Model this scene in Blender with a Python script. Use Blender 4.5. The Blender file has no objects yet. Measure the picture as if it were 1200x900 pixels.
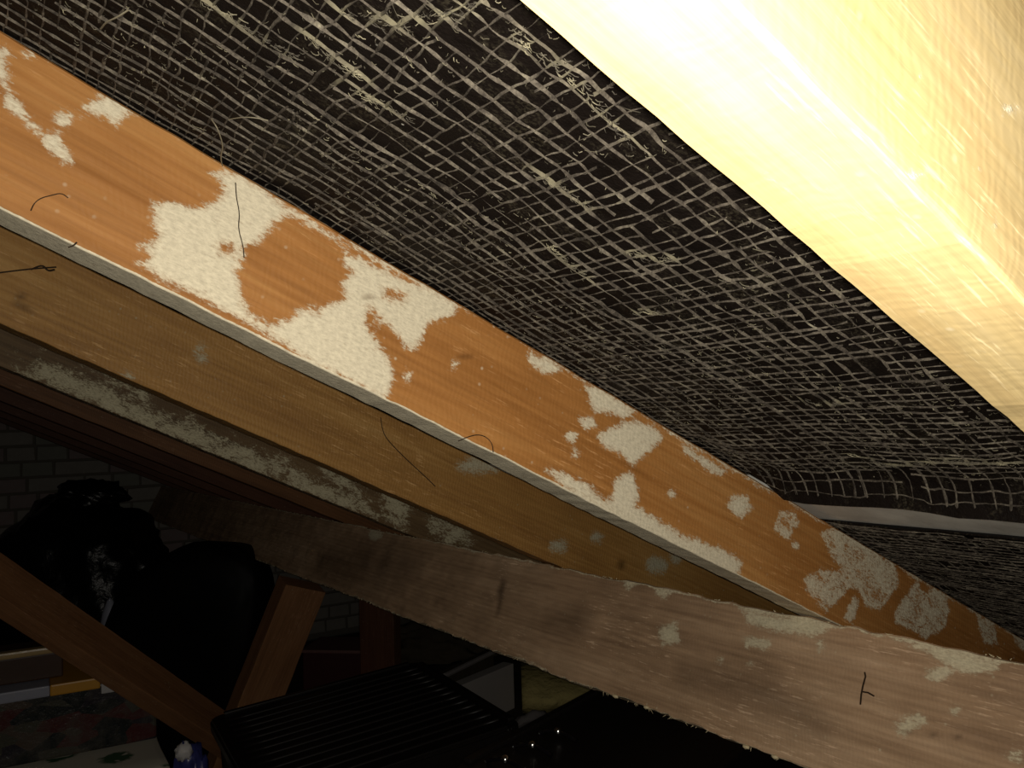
import bpy, bmesh, math
import numpy as np
from mathutils import Vector, Matrix

# ------------------------------------------------------------------ frame, camera, light
F = 972.846                                   # focal length in pixels of the 1200 px wide frame
D = np.array([0.76400754, 0.42597485, 0.48460077])     # down the roof slope   (camera axes: x right, y down, z forward)
S = np.array([-0.55784818, 0.05872987, 0.82786243])    # level, across the rafters
N = np.array([0.32418804, -0.9028268, 0.28249936])     # out through the roof
TH = math.radians(25.0)                                # roof pitch
H = math.cos(TH) * D + math.sin(TH) * N                # level, down-slope side
U = math.cos(TH) * N - math.sin(TH) * D                # plumb up
FLOOR = 0.0
CAM = Vector((0.0, 0.0, 1.10))
h = 0.25                                               # distance from the lens to the roofing felt

def cam2world(v):
    v = np.asarray(v, float)
    return Vector((float(v @ H), float(v @ S), float(v @ U)))

C = bpy.context.scene.collection
sc = bpy.context.scene
cd = bpy.data.cameras.new('camera'); cam = bpy.data.objects.new('camera', cd); C.objects.link(cam)
cd.sensor_fit = 'HORIZONTAL'; cd.sensor_width = 36.0; cd.lens = 36.0 * F / 1200.0
cd.clip_start = 0.01; cd.clip_end = 50
xr, yd, zf = cam2world((1, 0, 0)), cam2world((0, 1, 0)), cam2world((0, 0, 1))
M = Matrix((( xr.x, -yd.x, -zf.x, CAM.x), (xr.y, -yd.y, -zf.y, CAM.y), (xr.z, -yd.z, -zf.z, CAM.z), (0, 0, 0, 1)))
cam.matrix_world = M
sc.camera = cam

w = bpy.data.worlds.new('dark_loft'); sc.world = w; w.use_nodes = True
w.node_tree.nodes['Background'].inputs[0].default_value = (0.9, 0.85, 0.7, 1)
w.node_tree.nodes['Background'].inputs[1].default_value = 0.0015

ld = bpy.data.lights.new('phone_flash', 'AREA'); ld.shape = 'DISK'; ld.size = 0.006
ld.energy = 4.3; ld.color = (1.0, 0.93, 0.82)
fl = bpy.data.objects.new('phone_flash', ld); C.objects.link(fl)
off = cam2world((0.003, -0.001, 0.0))
Mf = M.copy(); Mf.translation = CAM + off; fl.matrix_world = Mf

sc.view_settings.view_transform = 'Standard'; sc.view_settings.look = 'None'
sc.view_settings.exposure = 0.0; sc.view_settings.gamma = 1.0; sc.view_settings.use_curve_mapping = False

Dw = cam2world(D); Sw = cam2world(S); Nw = cam2world(N)
ROOF = Matrix(((Dw.x, Sw.x, Nw.x, CAM.x), (Dw.y, Sw.y, Nw.y, CAM.y), (Dw.z, Sw.z, Nw.z, CAM.z), (0, 0, 0, 1)))

def ray(px, py): return np.array([(px - 600) / F, (py - 450) / F, 1.0])
def at(px, py, z): return CAM + cam2world(ray(px, py) * z)
def at_h(px, py, Z):                                   # where the sight line meets the level plane Z
    r = cam2world(ray(px, py)); return CAM + r * ((Z - CAM.z) / r.z)
def on_b(px, py, b): r = ray(px, py); t = b / (r @ S); return (r @ D) * t, (r @ N) * t     # -> a, c
def on_a(px, py, a): r = ray(px, py); t = a / (r @ D); return (r @ S) * t, (r @ N) * t     # -> b, c
def on_c(px, py, c): r = ray(px, py); t = c / (r @ N); return (r @ D) * t, (r @ S) * t     # -> a, b

# ------------------------------------------------------------------ noise, mesh helpers
def vnoise(x, y, s, seed):
    x = np.asarray(x, float) / s; y = np.asarray(y, float) / s
    xi = np.floor(x).astype(np.int64); yi = np.floor(y).astype(np.int64); fx = x - xi; fy = y - yi
    fx = fx * fx * (3 - 2 * fx); fy = fy * fy * (3 - 2 * fy)
    def hsh(i, j):
        n = (i * 374761393 + j * 668265263 + seed * 982451653) & 0xffffffff
        n = ((n ^ (n >> 13)) * 1274126177) & 0xffffffff
        return ((n ^ (n >> 16)) & 0xffff) / 65535.0
    return (hsh(xi, yi) * (1 - fx) + hsh(xi + 1, yi) * fx) * (1 - fy) + (hsh(xi, yi + 1) * (1 - fx) + hsh(xi + 1, yi + 1) * fx) * fy - 0.5

def mesh(name, verts, faces, mat, parent=None, mw=None, smooth=False, attrs=None):
    me = bpy.data.meshes.new(name)
    me.from_pydata([tuple(v) for v in verts], [], [tuple(f) for f in faces]); me.update()
    if smooth: me.polygons.foreach_set('use_smooth', [True] * len(me.polygons))
    if attrs:
        for k, vals in attrs.items():
            at_ = me.attributes.new(k, 'FLOAT', 'POINT'); at_.data.foreach_set('value', np.asarray(vals, np.float32))
    if mat: me.materials.append(mat)
    o = bpy.data.objects.new(name, me); C.objects.link(o)
    if parent: o.parent = parent
    if mw is not None: o.matrix_world = mw if not parent else o.matrix_world; 
    if mw is not None and parent is None: o.matrix_world = mw
    return o

def empty(name, mw, label=None, cat=None, group=None, kind=None):
    o = bpy.data.objects.new(name, None); C.objects.link(o); o.matrix_world = mw; o.empty_display_size = 0.05
    return tag(o, label, cat, group, kind)
def tag(o, label=None, cat=None, group=None, kind=None):
    if label: o['label'] = label
    if cat: o['category'] = cat
    if group: o['group'] = group
    if kind: o['kind'] = kind
    return o
def T(v): return Matrix.Translation(Vector(v))

def grid_faces(nu, nv, close_v=False):
    f = []
    for i in range(nu - 1):
        for j in range(nv if close_v else nv - 1):
            j2 = (j + 1) % nv
            f.append((i * nv + j, (i + 1) * nv + j, (i + 1) * nv + j2, i * nv + j2))
    return f

def boxmesh(bm, o, u, v, wv, bev=0.0):
    """box from corner o with edge vectors u, v, wv"""
    o, u, v, wv = Vector(o), Vector(u), Vector(v), Vector(wv)
    b2 = bmesh.new(); vs = []
    for k in range(8):
        vs.append(b2.verts.new(o + u * (k & 1) + v * ((k >> 1) & 1) + wv * ((k >> 2) & 1)))
    for q in ((0, 1, 3, 2), (4, 6, 7, 5), (0, 4, 5, 1), (2, 3, 7, 6), (0, 2, 6, 4), (1, 5, 7, 3)): b2.faces.new([vs[i] for i in q])
    bmesh.ops.recalc_face_normals(b2, faces=b2.faces)
    if bev: bmesh.ops.bevel(b2, geom=list(b2.edges), offset=bev, segments=2, affect='EDGES', profile=0.6)
    me = bpy.data.meshes.new('t'); b2.to_mesh(me); b2.free(); bm.from_mesh(me); bpy.data.meshes.remove(me)
def bobj(name, bm, mat, parent=None, mw=None, smooth=False):
    me = bpy.data.meshes.new(name); bm.to_mesh(me); bm.free(); me.materials.append(mat)
    if smooth: me.polygons.foreach_set('use_smooth', [True] * len(me.polygons))
    o = bpy.data.objects.new(name, me); C.objects.link(o)
    if parent: o.parent = parent
    elif mw is not None: o.matrix_world = mw
    return o

def tube(pts, r, n=5, taper=False):
    """tube mesh along points; returns verts, faces"""
    P = [Vector(p) for p in pts]; V = []; m = len(P)
    for i, p in enumerate(P):
        t = (P[min(i + 1, m - 1)] - P[max(i - 1, 0)]).normalized()
        a = t.cross(Vector((0.31, 0.22, 0.92))).normalized(); b = t.cross(a)
        rr = r * (1 - 0.7 * i / (m - 1)) if taper else r
        for k in range(n): V.append(p + (a * math.cos(2 * math.pi * k / n) + b * math.sin(2 * math.pi * k / n)) * rr)
    Fc = grid_faces(m, n, True) + [tuple(range(n))[::-1], tuple(range((m - 1) * n, m * n))]
    return V, Fc

# ------------------------------------------------------------------ materials
class NT:
    def __init__(s, name):
        s.m = bpy.data.materials.new(name); s.m.use_nodes = True; s.t = s.m.node_tree; s.b = s.t.nodes['Principled BSDF']
        s.tc = s.t.nodes.new('ShaderNodeTexCoord')
    def n(s, ty, **kw):
        x = s.t.nodes.new('ShaderNode' + ty)
        for k, v in kw.items(): setattr(x, k, v)
        return x
    def l(s, a, b): s.t.links.new(a, b)
    def mapp(s, sc_, loc=(0, 0, 0), rot=(0, 0, 0)):
        m = s.n('Mapping'); m.inputs['Scale'].default_value = sc_; m.inputs['Location'].default_value = loc; m.inputs['Rotation'].default_value = rot
        s.l(s.tc.outputs['Object'], m.inputs[0]); return m.outputs[0]
    def noise(s, vec, scale, det=4, rough=0.55, dist=0.0):
        x = s.n('TexNoise'); x.inputs['Scale'].default_value = scale; x.inputs['Detail'].default_value = det
        x.inputs['Roughness'].default_value = rough; x.inputs['Distortion'].default_value = dist; s.l(vec, x.inputs['Vector']); return x.outputs['Fac']
    def ramp(s, fac, *stops, interp='LINEAR'):
        r = s.n('ValToRGB'); r.color_ramp.interpolation = interp; e = r.color_ramp.elements
        while len(e) < len(stops): e.new(0.5)
        for el, (p, c) in zip(e, stops):
            el.position = p; el.color = (c, c, c, 1) if isinstance(c, (int, float)) else (*c, 1)
        s.l(fac, r.inputs[0]); return r.outputs[0]
    def mix(s, fac, a, b, mode='MIX'):
        x = s.n('Mix', data_type='RGBA', blend_type=mode)
        for val, i in ((fac, 0), (a, 6), (b, 7)):
            if isinstance(val, (int, float)): x.inputs[i].default_value = val if i == 0 else (val, val, val, 1)
            elif isinstance(val, tuple): x.inputs[i].default_value = (*val, 1)
            else: s.l(val, x.inputs[i])
        return x.outputs[2]
    def math(s, op, a, b=0.0, c=None, clamp=False):
        x = s.n('Math', operation=op, use_clamp=clamp)
        for i, v in enumerate((a, b) if c is None else (a, b, c)):
            if isinstance(v, (int, float)): x.inputs[i].default_value = v
            else: s.l(v, x.inputs[i])
        return x.outputs[0]
    def attr(s, name):
        x = s.n('Attribute', attribute_name=name); return x.outputs['Fac']
    def bump(s, hgt, strength, dist, prev=None):
        b = s.n('Bump'); b.inputs['Strength'].default_value = strength; b.inputs['Distance'].default_value = dist
        s.l(hgt, b.inputs['Height'])
        if prev: s.l(prev, b.inputs['Normal'])
        return b.outputs[0]
    def out(s, col=None, rough=None, normal=None, spec=None, **kw):
        if col is not None:
            if isinstance(col, tuple): s.b.inputs['Base Color'].default_value = (*col, 1)
            else: s.l(col, s.b.inputs['Base Color'])
        if rough is not None:
            if isinstance(rough, (int, float)): s.b.inputs['Roughness'].default_value = rough
            else: s.l(rough, s.b.inputs['Roughness'])
        if normal is not None: s.l(normal, s.b.inputs['Normal'])
        if spec is not None: s.b.inputs['Specular IOR Level'].default_value = spec
        return s.m

def wood_mat(name, dark, mid, light, mould=(0.70, 0.66, 0.48), grain_s=1.0, seed=0.0, sawn=0.3, mottle=0.5, amp=0.34, fine=0.10, saw_rot=0.9):
    """timber whose length runs along local x; 'mould' is a per-vertex field that says where the white bloom sits"""
    t = NT(name)
    g1 = t.noise(t.mapp((2.2 * grain_s, 38 * grain_s, 38 * grain_s), (seed, seed * .7, 0)), 1.6, 6, 0.62, 0.6)
    g2 = t.noise(t.mapp((14, 260, 260), (seed, 0, seed)), 1.0, 3, 0.6)
    big = t.noise(t.mapp((3.2, 9, 9), (seed * 2, 0, 0)), 1.0, 3, 0.5)
    # figure: growth rings in long distorted bands
    wv = t.n('TexWave', wave_type='BANDS', bands_direction='Z', wave_profile='SIN'); t.l(t.mapp((1.5, 24, 24), (seed, 0, seed)), wv.inputs[0])
    wv.inputs['Scale'].default_value = 1.5; wv.inputs['Distortion'].default_value = 7.0; wv.inputs['Detail'].default_value = 3; wv.inputs['Detail Scale'].default_value = 0.7
    fig = t.math('ADD', t.math('MULTIPLY', g1, 0.62), t.math('ADD', 0.04, t.math('MULTIPLY', wv.outputs['Fac'], 0.06)))
    fig = t.math('ADD', fig, t.math('MULTIPLY', big, 0.55))
    fig = t.math('SUBTRACT', fig, 0.135)
    col = t.ramp(fig, (0.30, dark), (0.52, mid), (0.78, light))
    fib = t.ramp(g2, (0.25, 0.82), (0.5, 1.0), (0.78, 1.14))
    col = t.mix(0.8, col, t.mix(1.0, col, fib, 'MULTIPLY'))
    # rough pale flecks raised along the grain
    fg = t.ramp(t.noise(t.mapp((1, 2, 2), (0, seed, 3)), 5.0, 3), (0.48, 0.0), (0.62, 1.0))
    fk = t.ramp(t.noise(t.mapp((38, 420, 420), (seed, 0, 1)), 1.0, 3, 0.6), (0.58, 0.0), (0.68, 1.0))
    col = t.mix(t.math('MULTIPLY', t.math('MULTIPLY', fk, fg), 0.55), col, tuple(min(1, x * 1.5 + 0.08) for x in light))
    # cross saw marks
    sw = t.n('TexWave', wave_type='BANDS', bands_direction='X', wave_profile='SIN'); t.l(t.mapp((1, 1, 1), (0, 0, 0), (0, saw_rot - 0.6, 0)), sw.inputs[0])
    sw.inputs['Scale'].default_value = 62; sw.inputs['Distortion'].default_value = 9.0; sw.inputs['Detail'].default_value = 2
    # bloom mask
    f = t.attr('mould')
    n1 = t.noise(t.mapp((34, 62, 62), (0, seed, 0), (0, 0.5, 0)), 1.0, 8, 0.72, 0.8)
    n2 = t.noise(t.mapp((160, 170, 420), (3, 0, seed), (0, 0.35, 0)), 1.0, 5, 0.75)
    v = t.math('ADD', f, t.math('MULTIPLY', t.math('SUBTRACT', n1, 0.5), amp * 3.0))
    v = t.math('ADD', v, t.math('MULTIPLY', t.math('SUBTRACT', n2, 0.5), amp * 2.4))
    mask = t.ramp(v, (0.44, 0.0), (0.56, 0.72), (0.80, 1.0))
    mot = t.ramp(n2, (0.30, 0.72), (0.62, 1.08))
    mc = t.mix(1.0, t.mix(0.0, mould, mould), mot, 'MULTIPLY')
    thin = t.ramp(v, (0.34, 0.0), (0.46, 0.18))
    col = t.mix(thin, col, mc)
    # loose pale specks
    vo = t.n('TexVoronoi', feature='F1'); t.l(t.tc.outputs['Object'], vo.inputs['Vector']); vo.inputs['Scale'].default_value = 85
    gate = t.ramp(t.noise(t.mapp((1, 1, 1), (9, 0, 0)), 22, 3), (0.50, 0.0), (0.66, 1.0))
    sp = t.math('MULTIPLY', t.ramp(vo.outputs['Distance'], (0.06, 1.0), (0.16, 0.0)), gate)
    col = t.mix(t.math('MULTIPLY', sp, 0.6), col, mould)
    col = t.mix(mask, col, mc)
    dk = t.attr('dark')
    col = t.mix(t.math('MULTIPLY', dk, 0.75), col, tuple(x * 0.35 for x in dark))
    hgt = t.math('ADD', t.math('MULTIPLY', g2, 0.5), t.math('MULTIPLY', sw.outputs['Fac'], sawn))
    nb = t.bump(hgt, 0.45, 0.0008)
    nb = t.bump(t.math('MULTIPLY', mask, t.math('ADD', 0.4, n2)), 0.4, 0.0010, nb)
    rg = t.mix(mask, 0.62, 0.9)
    t.l(t.mix(mask, 0.30, 0.04), t.b.inputs['Specular IOR Level'])
    return t.out(col, rg, nb)

M_R1 = wood_mat('flash_bleached_timber', (0.47, 0.33, 0.145), (0.55, 0.42, 0.20), (0.63, 0.50, 0.27), mould=(0.85, 0.8, 0.62), seed=4.1, sawn=0.12, grain_s=0.7)  # bleaching by the close flash is put into this paler wood colour
M_R2 = wood_mat('orange_brown_timber', (0.30, 0.12, 0.026), (0.42, 0.184, 0.048), (0.55, 0.28, 0.088), mould=(0.80, 0.715, 0.52), seed=1.3, sawn=0.22, amp=0.46)
M_R3 = wood_mat('brown_timber', (0.27, 0.13, 0.034), (0.38, 0.198, 0.054), (0.50, 0.29, 0.095), mould=(0.50, 0.46, 0.32), seed=7.7, sawn=0.6)
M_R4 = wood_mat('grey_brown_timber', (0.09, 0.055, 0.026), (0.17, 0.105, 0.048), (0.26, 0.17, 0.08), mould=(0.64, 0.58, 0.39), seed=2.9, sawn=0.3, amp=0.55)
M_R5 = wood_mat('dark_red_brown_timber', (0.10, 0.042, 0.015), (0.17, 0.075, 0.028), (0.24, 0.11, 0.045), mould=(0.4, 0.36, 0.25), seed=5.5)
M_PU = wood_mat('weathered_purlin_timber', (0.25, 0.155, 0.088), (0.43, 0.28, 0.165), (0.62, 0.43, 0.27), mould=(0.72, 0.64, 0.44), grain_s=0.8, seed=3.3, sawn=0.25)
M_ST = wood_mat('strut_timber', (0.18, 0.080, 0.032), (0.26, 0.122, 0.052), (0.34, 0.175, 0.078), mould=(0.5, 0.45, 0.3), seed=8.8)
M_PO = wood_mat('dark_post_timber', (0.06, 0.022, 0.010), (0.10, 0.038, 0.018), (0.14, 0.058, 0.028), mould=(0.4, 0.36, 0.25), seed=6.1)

def felt_mat():
    t = NT('bitumen_felt')
    n1 = t.noise(t.mapp((1, 1, 1)), 60, 4); n2 = t.noise(t.mapp((1, 1, 1)), 420, 3, 0.6)
    col = t.mix(n1, (0.003, 0.0021, 0.0017), (0.011, 0.007, 0.005))
    dust = t.ramp(t.noise(t.mapp((1.0, 2.2, 1), (4, 0, 0)), 16, 6, 0.7), (0.50, 0.0), (0.74, 0.7))
    col = t.mix(t.math('MULTIPLY', dust, t.ramp(n2, (0.46, 0.0), (0.60, 1.0))), col, (0.10, 0.085, 0.055))
    vo = t.n('TexVoronoi', feature='F1'); t.l(t.tc.outputs['Object'], vo.inputs['Vector']); vo.inputs['Scale'].default_value = 120
    gate = t.ramp(t.noise(t.mapp((1, 1, 1), (2, 7, 0)), 45, 2), (0.60, 0.0), (0.72, 1.0))
    sp = t.math('MULTIPLY', t.ramp(vo.outputs['Distance'], (0.07, 1.0), (0.13, 0.0)), gate)
    col = t.mix(sp, col, (0.42, 0.40, 0.34))
    nb = t.bump(n2, 0.8, 0.0012); nb = t.bump(n1, 0.7, 0.004, nb)
    return t.out(col, t.ramp(n1, (0.3, 0.6), (0.7, 0.85)), nb, 0.12)
M_FELT = felt_mat()
def net_mat():
    t = NT('dusty_hessian_netting')
    n1 = t.noise(t.mapp((1, 1, 1)), 55, 7, 0.8); n2 = t.noise(t.mapp((1, 1, 1), (5, 5, 5)), 500, 2)
    col = t.ramp(n1, (0.34, (0.022, 0.018, 0.014)), (0.48, (0.080, 0.067, 0.052)), (0.58, (0.15, 0.13, 0.10)), (0.70, (0.27, 0.245, 0.17)))
    col = t.mix(0.5, col, t.mix(1.0, col, t.ramp(n2, (0.3, 0.4), (0.7, 1.5)), 'MULTIPLY'))
    col = t.mix(t.math('MULTIPLY', t.attr('dust'), 0.7), col, (0.27, 0.245, 0.155))
    return t.out(col, 0.85, None, 0.2)
M_NET = net_mat()
def fibre_mat():
    t = NT('straw_dust_fibres')
    col = t.ramp(t.noise(t.mapp((1, 1, 1)), 60, 3), (0.38, (0.05, 0.042, 0.030)), (0.52, (0.13, 0.115, 0.078)), (0.72, (0.42, 0.38, 0.24)))
    return t.out(col, 0.8)
M_FIB = fibre_mat()
def plain(name, col, rough=0.6, spec=0.5, var=0.15, sc_=30, bump=0.3, bd=0.002, metallic=0.0):
    t = NT(name); n = t.noise(t.mapp((1, 1, 1)), sc_, 5, 0.6)
    c = t.mix(n, tuple(x * (1 - var) for x in col), tuple(min(1, x * (1 + var)) for x in col))
    t.b.inputs['Metallic'].default_value = metallic
    return t.out(c, rough, t.bump(n, bump, bd), spec)
M_BATTEN = plain('weathered_grey_batten', (0.66, 0.59, 0.52), 0.85, 0.2, 0.75, 16, 0.5)
M_TILE = plain('dark_tile_back', (0.02, 0.016, 0.014), 0.9)
M_BRICK = [plain('limewashed_brick_a', (0.27, 0.25, 0.22), 0.9, 0.2, 0.22, 25), plain('limewashed_brick_b', (0.235, 0.235, 0.20), 0.9, 0.2, 0.22, 25), plain('limewashed_brick_c', (0.27, 0.215, 0.205), 0.9, 0.2, 0.22, 25)]
M_MORTAR = plain('mortar', (0.15, 0.135, 0.11), 0.95, 0.1)
M_FLOOR = plain('dusty_floor', (0.055, 0.045, 0.035), 0.9, 0.1, 0.5, 12)
M_BLKBAG = plain('black_polythene', (0.0035, 0.0035, 0.003), 0.30, 0.30, 0.3, 9, 0.5, 0.02)
M_BLKSM = plain('black_soft_vinyl', (0.0035, 0.0035, 0.003), 0.5, 0.08, 0.3, 5, 0.25, 0.01)
M_CRATE = plain('black_crate_plastic', (0.010, 0.008, 0.007), 0.42, 0.3, 0.3, 60, 0.2, 0.001)
M_CRATEG = plain('glossy_black_plastic', (0.006, 0.005, 0.006), 0.12, 0.6, 0.3, 60, 0.1, 0.001)
M_GLINT = plain('glint_bead_metal', (0.75, 0.75, 0.75), 0.22, 0.5, 0.05, metallic=1.0)  # bright metal for the beads added as glints on the crate
M_WHITE = plain('white_plastic', (0.55, 0.53, 0.52), 0.5, 0.4, 0.06)
M_LILAC = plain('lilac_white_plastic', (0.34, 0.35, 0.42), 0.45, 0.4, 0.08)
M_YELLOW = plain('amber_tape', (0.62, 0.30, 0.03), 0.4, 0.5, 0.06)
M_CARTON = plain('white_carton', (0.52, 0.48, 0.45), 0.8, 0.2, 0.08, 14)
M_INSUL = plain('yellow_glass_wool', (0.60, 0.50, 0.20), 1.0, 0.05, 0.45, 16, 1.0, 0.02)
M_POLY = plain('grey_polythene', (0.34, 0.31, 0.30), 0.4, 0.5, 0.2)
M_MAROON = plain('maroon_card', (0.07, 0.02, 0.020), 0.5, 0.4, 0.25)
M_SACK = plain('brown_sacking', (0.085, 0.068, 0.045), 0.95, 0.1, 0.5, 10, 0.8, 0.01)
M_BLUE = plain('blue_polythene', (0.035, 0.04, 0.16), 0.3, 0.5, 0.3, 12)
M_BRNBOX = plain('dark_stained_wood', (0.055, 0.025, 0.012), 0.5, 0.4, 0.3, 20)
M_RIM = plain('varnished_pale_wood', (0.46, 0.32, 0.14), 0.28, 0.6, 0.2, 30)
M_HAIR = plain('dark_root_fibre', (0.035, 0.022, 0.012), 0.8, 0.2, 0.2)
M_WEB = plain('pale_web_thread', (0.28, 0.25, 0.17), 0.8, 0.2, 0.2)
M_SPL = plain('pale_splinter', (0.62, 0.52, 0.32), 0.8, 0.2, 0.2)
def patt_mat():
    t = NT('dark_jumbled_contents')
    vo = t.n('TexVoronoi', feature='F1'); vo.inputs['Scale'].default_value = 20; vo.inputs['Randomness'].default_value = 1
    m = t.mapp((0.8, 1, 1.7), (0.3, 0, 0)); t.l(m, vo.inputs['Vector'])
    sep = t.n('SeparateColor'); t.l(vo.outputs['Color'], sep.inputs[0])
    c = t.ramp(sep.outputs[0], (0.0, (0.016, 0.020, 0.020)), (0.22, (0.070, 0.068, 0.050)), (0.42, (0.085, 0.020, 0.020)), (0.6, (0.03, 0.026, 0.034)), (0.78, (0.09, 0.065, 0.05)), interp='CONSTANT')
    n = t.noise(t.mapp((1, 1, 1)), 14, 6, 0.7)
    c = t.mix(t.ramp(n, (0.42, 0.0), (0.66, 0.75)), c, (0.10, 0.09, 0.075))
    return t.out(c, 0.28, t.bump(n, 0.6, 0.008), 0.5)
M_PATT = patt_mat()
def floral_mat():
    t = NT('white_floral_cotton')
    vo = t.n('TexVoronoi', feature='F1'); vo.inputs['Scale'].default_value = 7; t.l(t.mapp((1, 1, 1), (0.15, 0, 0)), vo.inputs['Vector'])
    ns = t.noise(t.mapp((1, 1, 1)), 60, 3)
    wv = t.n('TexWave', wave_type='RINGS'); wv.inputs['Scale'].default_value = 14; wv.inputs['Distortion'].default_value = 12; t.l(t.mapp((1, 1, 1)), wv.inputs[0])
    leaf = t.math('MULTIPLY', t.ramp(t.math('ADD', vo.outputs['Distance'], t.math('MULTIPLY', ns, 0.25)), (0.34, 1.0), (0.42, 0.0)), t.ramp(wv.outputs['Fac'], (0.45, 0.0), (0.60, 1.0)))
    sep = t.n('SeparateColor'); t.l(vo.outputs['Color'], sep.inputs[0])
    lc = t.ramp(sep.outputs[0], (0.0, (0.07, 0.15, 0.07)), (0.6, (0.35, 0.09, 0.08)), interp='CONSTANT')
    return t.out(t.mix(leaf, (0.72, 0.67, 0.55), lc), 0.85, t.bump(ns, 0.2, 0.001), 0.2)
M_FLOR = floral_mat()

# ------------------------------------------------------------------ stain fields drawn as shapes on a face
def poly_sd(x, y, poly):
    """signed distance (positive inside) of points to a polygon"""
    P = np.array(poly, float); n = len(P); dmin = np.full(x.shape, 1e9); ins = np.zeros(x.shape, bool)
    for i in range(n):
        x1, y1 = P[i]; x2, y2 = P[(i + 1) % n]
        ex, ey = x2 - x1, y2 - y1; L2 = ex * ex + ey * ey + 1e-12
        t = np.clip(((x - x1) * ex + (y - y1) * ey) / L2, 0, 1)
        dmin = np.minimum(dmin, np.hypot(x - x1 - t * ex, y - y1 - t * ey))
        cr = ((y1 > y) != (y2 > y)) & (x < (x2 - x1) * (y - y1) / (y2 - y1 + 1e-12) + x1); ins ^= cr
    return np.where(ins, dmin, -dmin)
def blob(px, py, rx, ry=None, n=9):
    ry = ry or rx
    return [(px + rx * math.cos(2 * math.pi * k / n), py + ry * math.sin(2 * math.pi * k / n)) for k in range(n)]

def timber(name, mat, mw, L, tk, dp, step=0.006, side=0, nd=26, nt=6, polys=(), holes=(), darks=(), base=0.0, under=0.45, top_edge=0.0,
           soft=0.012, rough=0.0012, seed=1, parent=None, cap=None, sep_parts=True, fade=None):
    """sawn timber, local x along (0..L), y across its thickness (0..tk), z through its depth (0..dp).
    side=0: the detailed face is y=0.  polys/holes/darks are shapes on that face in local (x, z)."""
    nx = max(2, int(L / step) + 1); xs = np.linspace(0, L, nx)
    r = 0.0018; ring = []
    zz = np.linspace(r, dp - r, nd); yy = np.linspace(r, tk - r, nt)
    for z in zz[::-1]: ring.append((0.0, z, 0))          # detailed side, going down
    for a in (30, 60): ring.append((r - r * math.cos(math.radians(a)), r - r * math.sin(math.radians(a)), 3))
    for y in yy: ring.append((y, 0.0, 1))
    for z in np.linspace(r, dp - r, 8): ring.append((tk, z, 2))
    for y in yy[::-1]: ring.append((y, dp, 2))
    R = np.array(ring); nr = len(R)
    X = np.repeat(xs, nr); Y = np.tile(R[:, 0], nx); Z = np.tile(R[:, 1], nx); K = np.tile(R[:, 2], nx)
    # waver of the arrises and surface roughness
    wv = vnoise(X, X * 0 + 3, 0.11, seed) * rough * 1.6 + vnoise(X, X * 0 + 9, 0.012, seed + 1) * rough
    low = np.clip(1 - Z / 0.02, 0, 1)
    Z2 = Z + wv * low + vnoise(X, X * 0 + 5, 0.02, seed + 7) * rough * np.clip(1 - (dp - Z) / 0.02, 0, 1)
    Y2 = Y + np.where(K == 0, vnoise(X, Z, 0.05, seed + 2) * rough * 0.8 + vnoise(X * 0.3, Z, 0.006, seed + 3) * rough * 0.35, 0)
    mould = np.full(X.shape, float(base))
    face = (K == 0) | (K == 3)
    if polys:
        sd = np.full(X.shape, -1.0)
        for p in polys: sd = np.maximum(sd, poly_sd(X, Z, p))
        for p in holes: sd = np.minimum(sd, -poly_sd(X, Z, p))
        mould = np.where(face, np.clip(0.5 + sd / (2 * soft), base, 1.0), mould)
    if cap: mould = np.where(face & (X > cap[0]), np.minimum(mould, cap[1]), mould)
    if top_edge: mould = np.where(face, np.maximum(mould, top_edge * np.clip(1 - (dp - Z) / 0.006, 0, 1)), mould)
    mould = np.where((K == 1) | (K == 3), np.maximum(under, 0), mould)
    dark = np.zeros(X.shape)
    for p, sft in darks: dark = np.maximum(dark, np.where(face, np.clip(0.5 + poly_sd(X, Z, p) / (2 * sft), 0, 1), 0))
    V = np.column_stack([X, Y2, Z2])
    Fc = grid_faces(nx, nr, True) + [tuple(range(nr)), tuple(range((nx - 1) * nr, nx * nr))[::-1]]
    Fc = [f[::-1] for f in Fc]
    o = mesh(name, V, Fc, mat, parent, mw, smooth=False, attrs={'mould': mould, 'dark': dark})
    return o

# ------------------------------------------------------------------ rafters
b1, b2, b3, b4, b5 = 0.481 * h, 2.4535 * h, 4.547 * h, 6.667 * h, 8.36 * h
cb = 0.579 * h; dep = h - cb; wr = 0.180 * h
A0, A1 = -1.15, 2.20
rafter_mw = lambda b: ROOF @ T((A0, b, cb))
def face_px(b, pts):                                    # photo outline of a stain -> local x, z on a rafter face
    out = []
    for q in pts:
        a, c = on_b(q[0], q[1], b); out.append((a - A0, c - cb))
    return out

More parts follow.
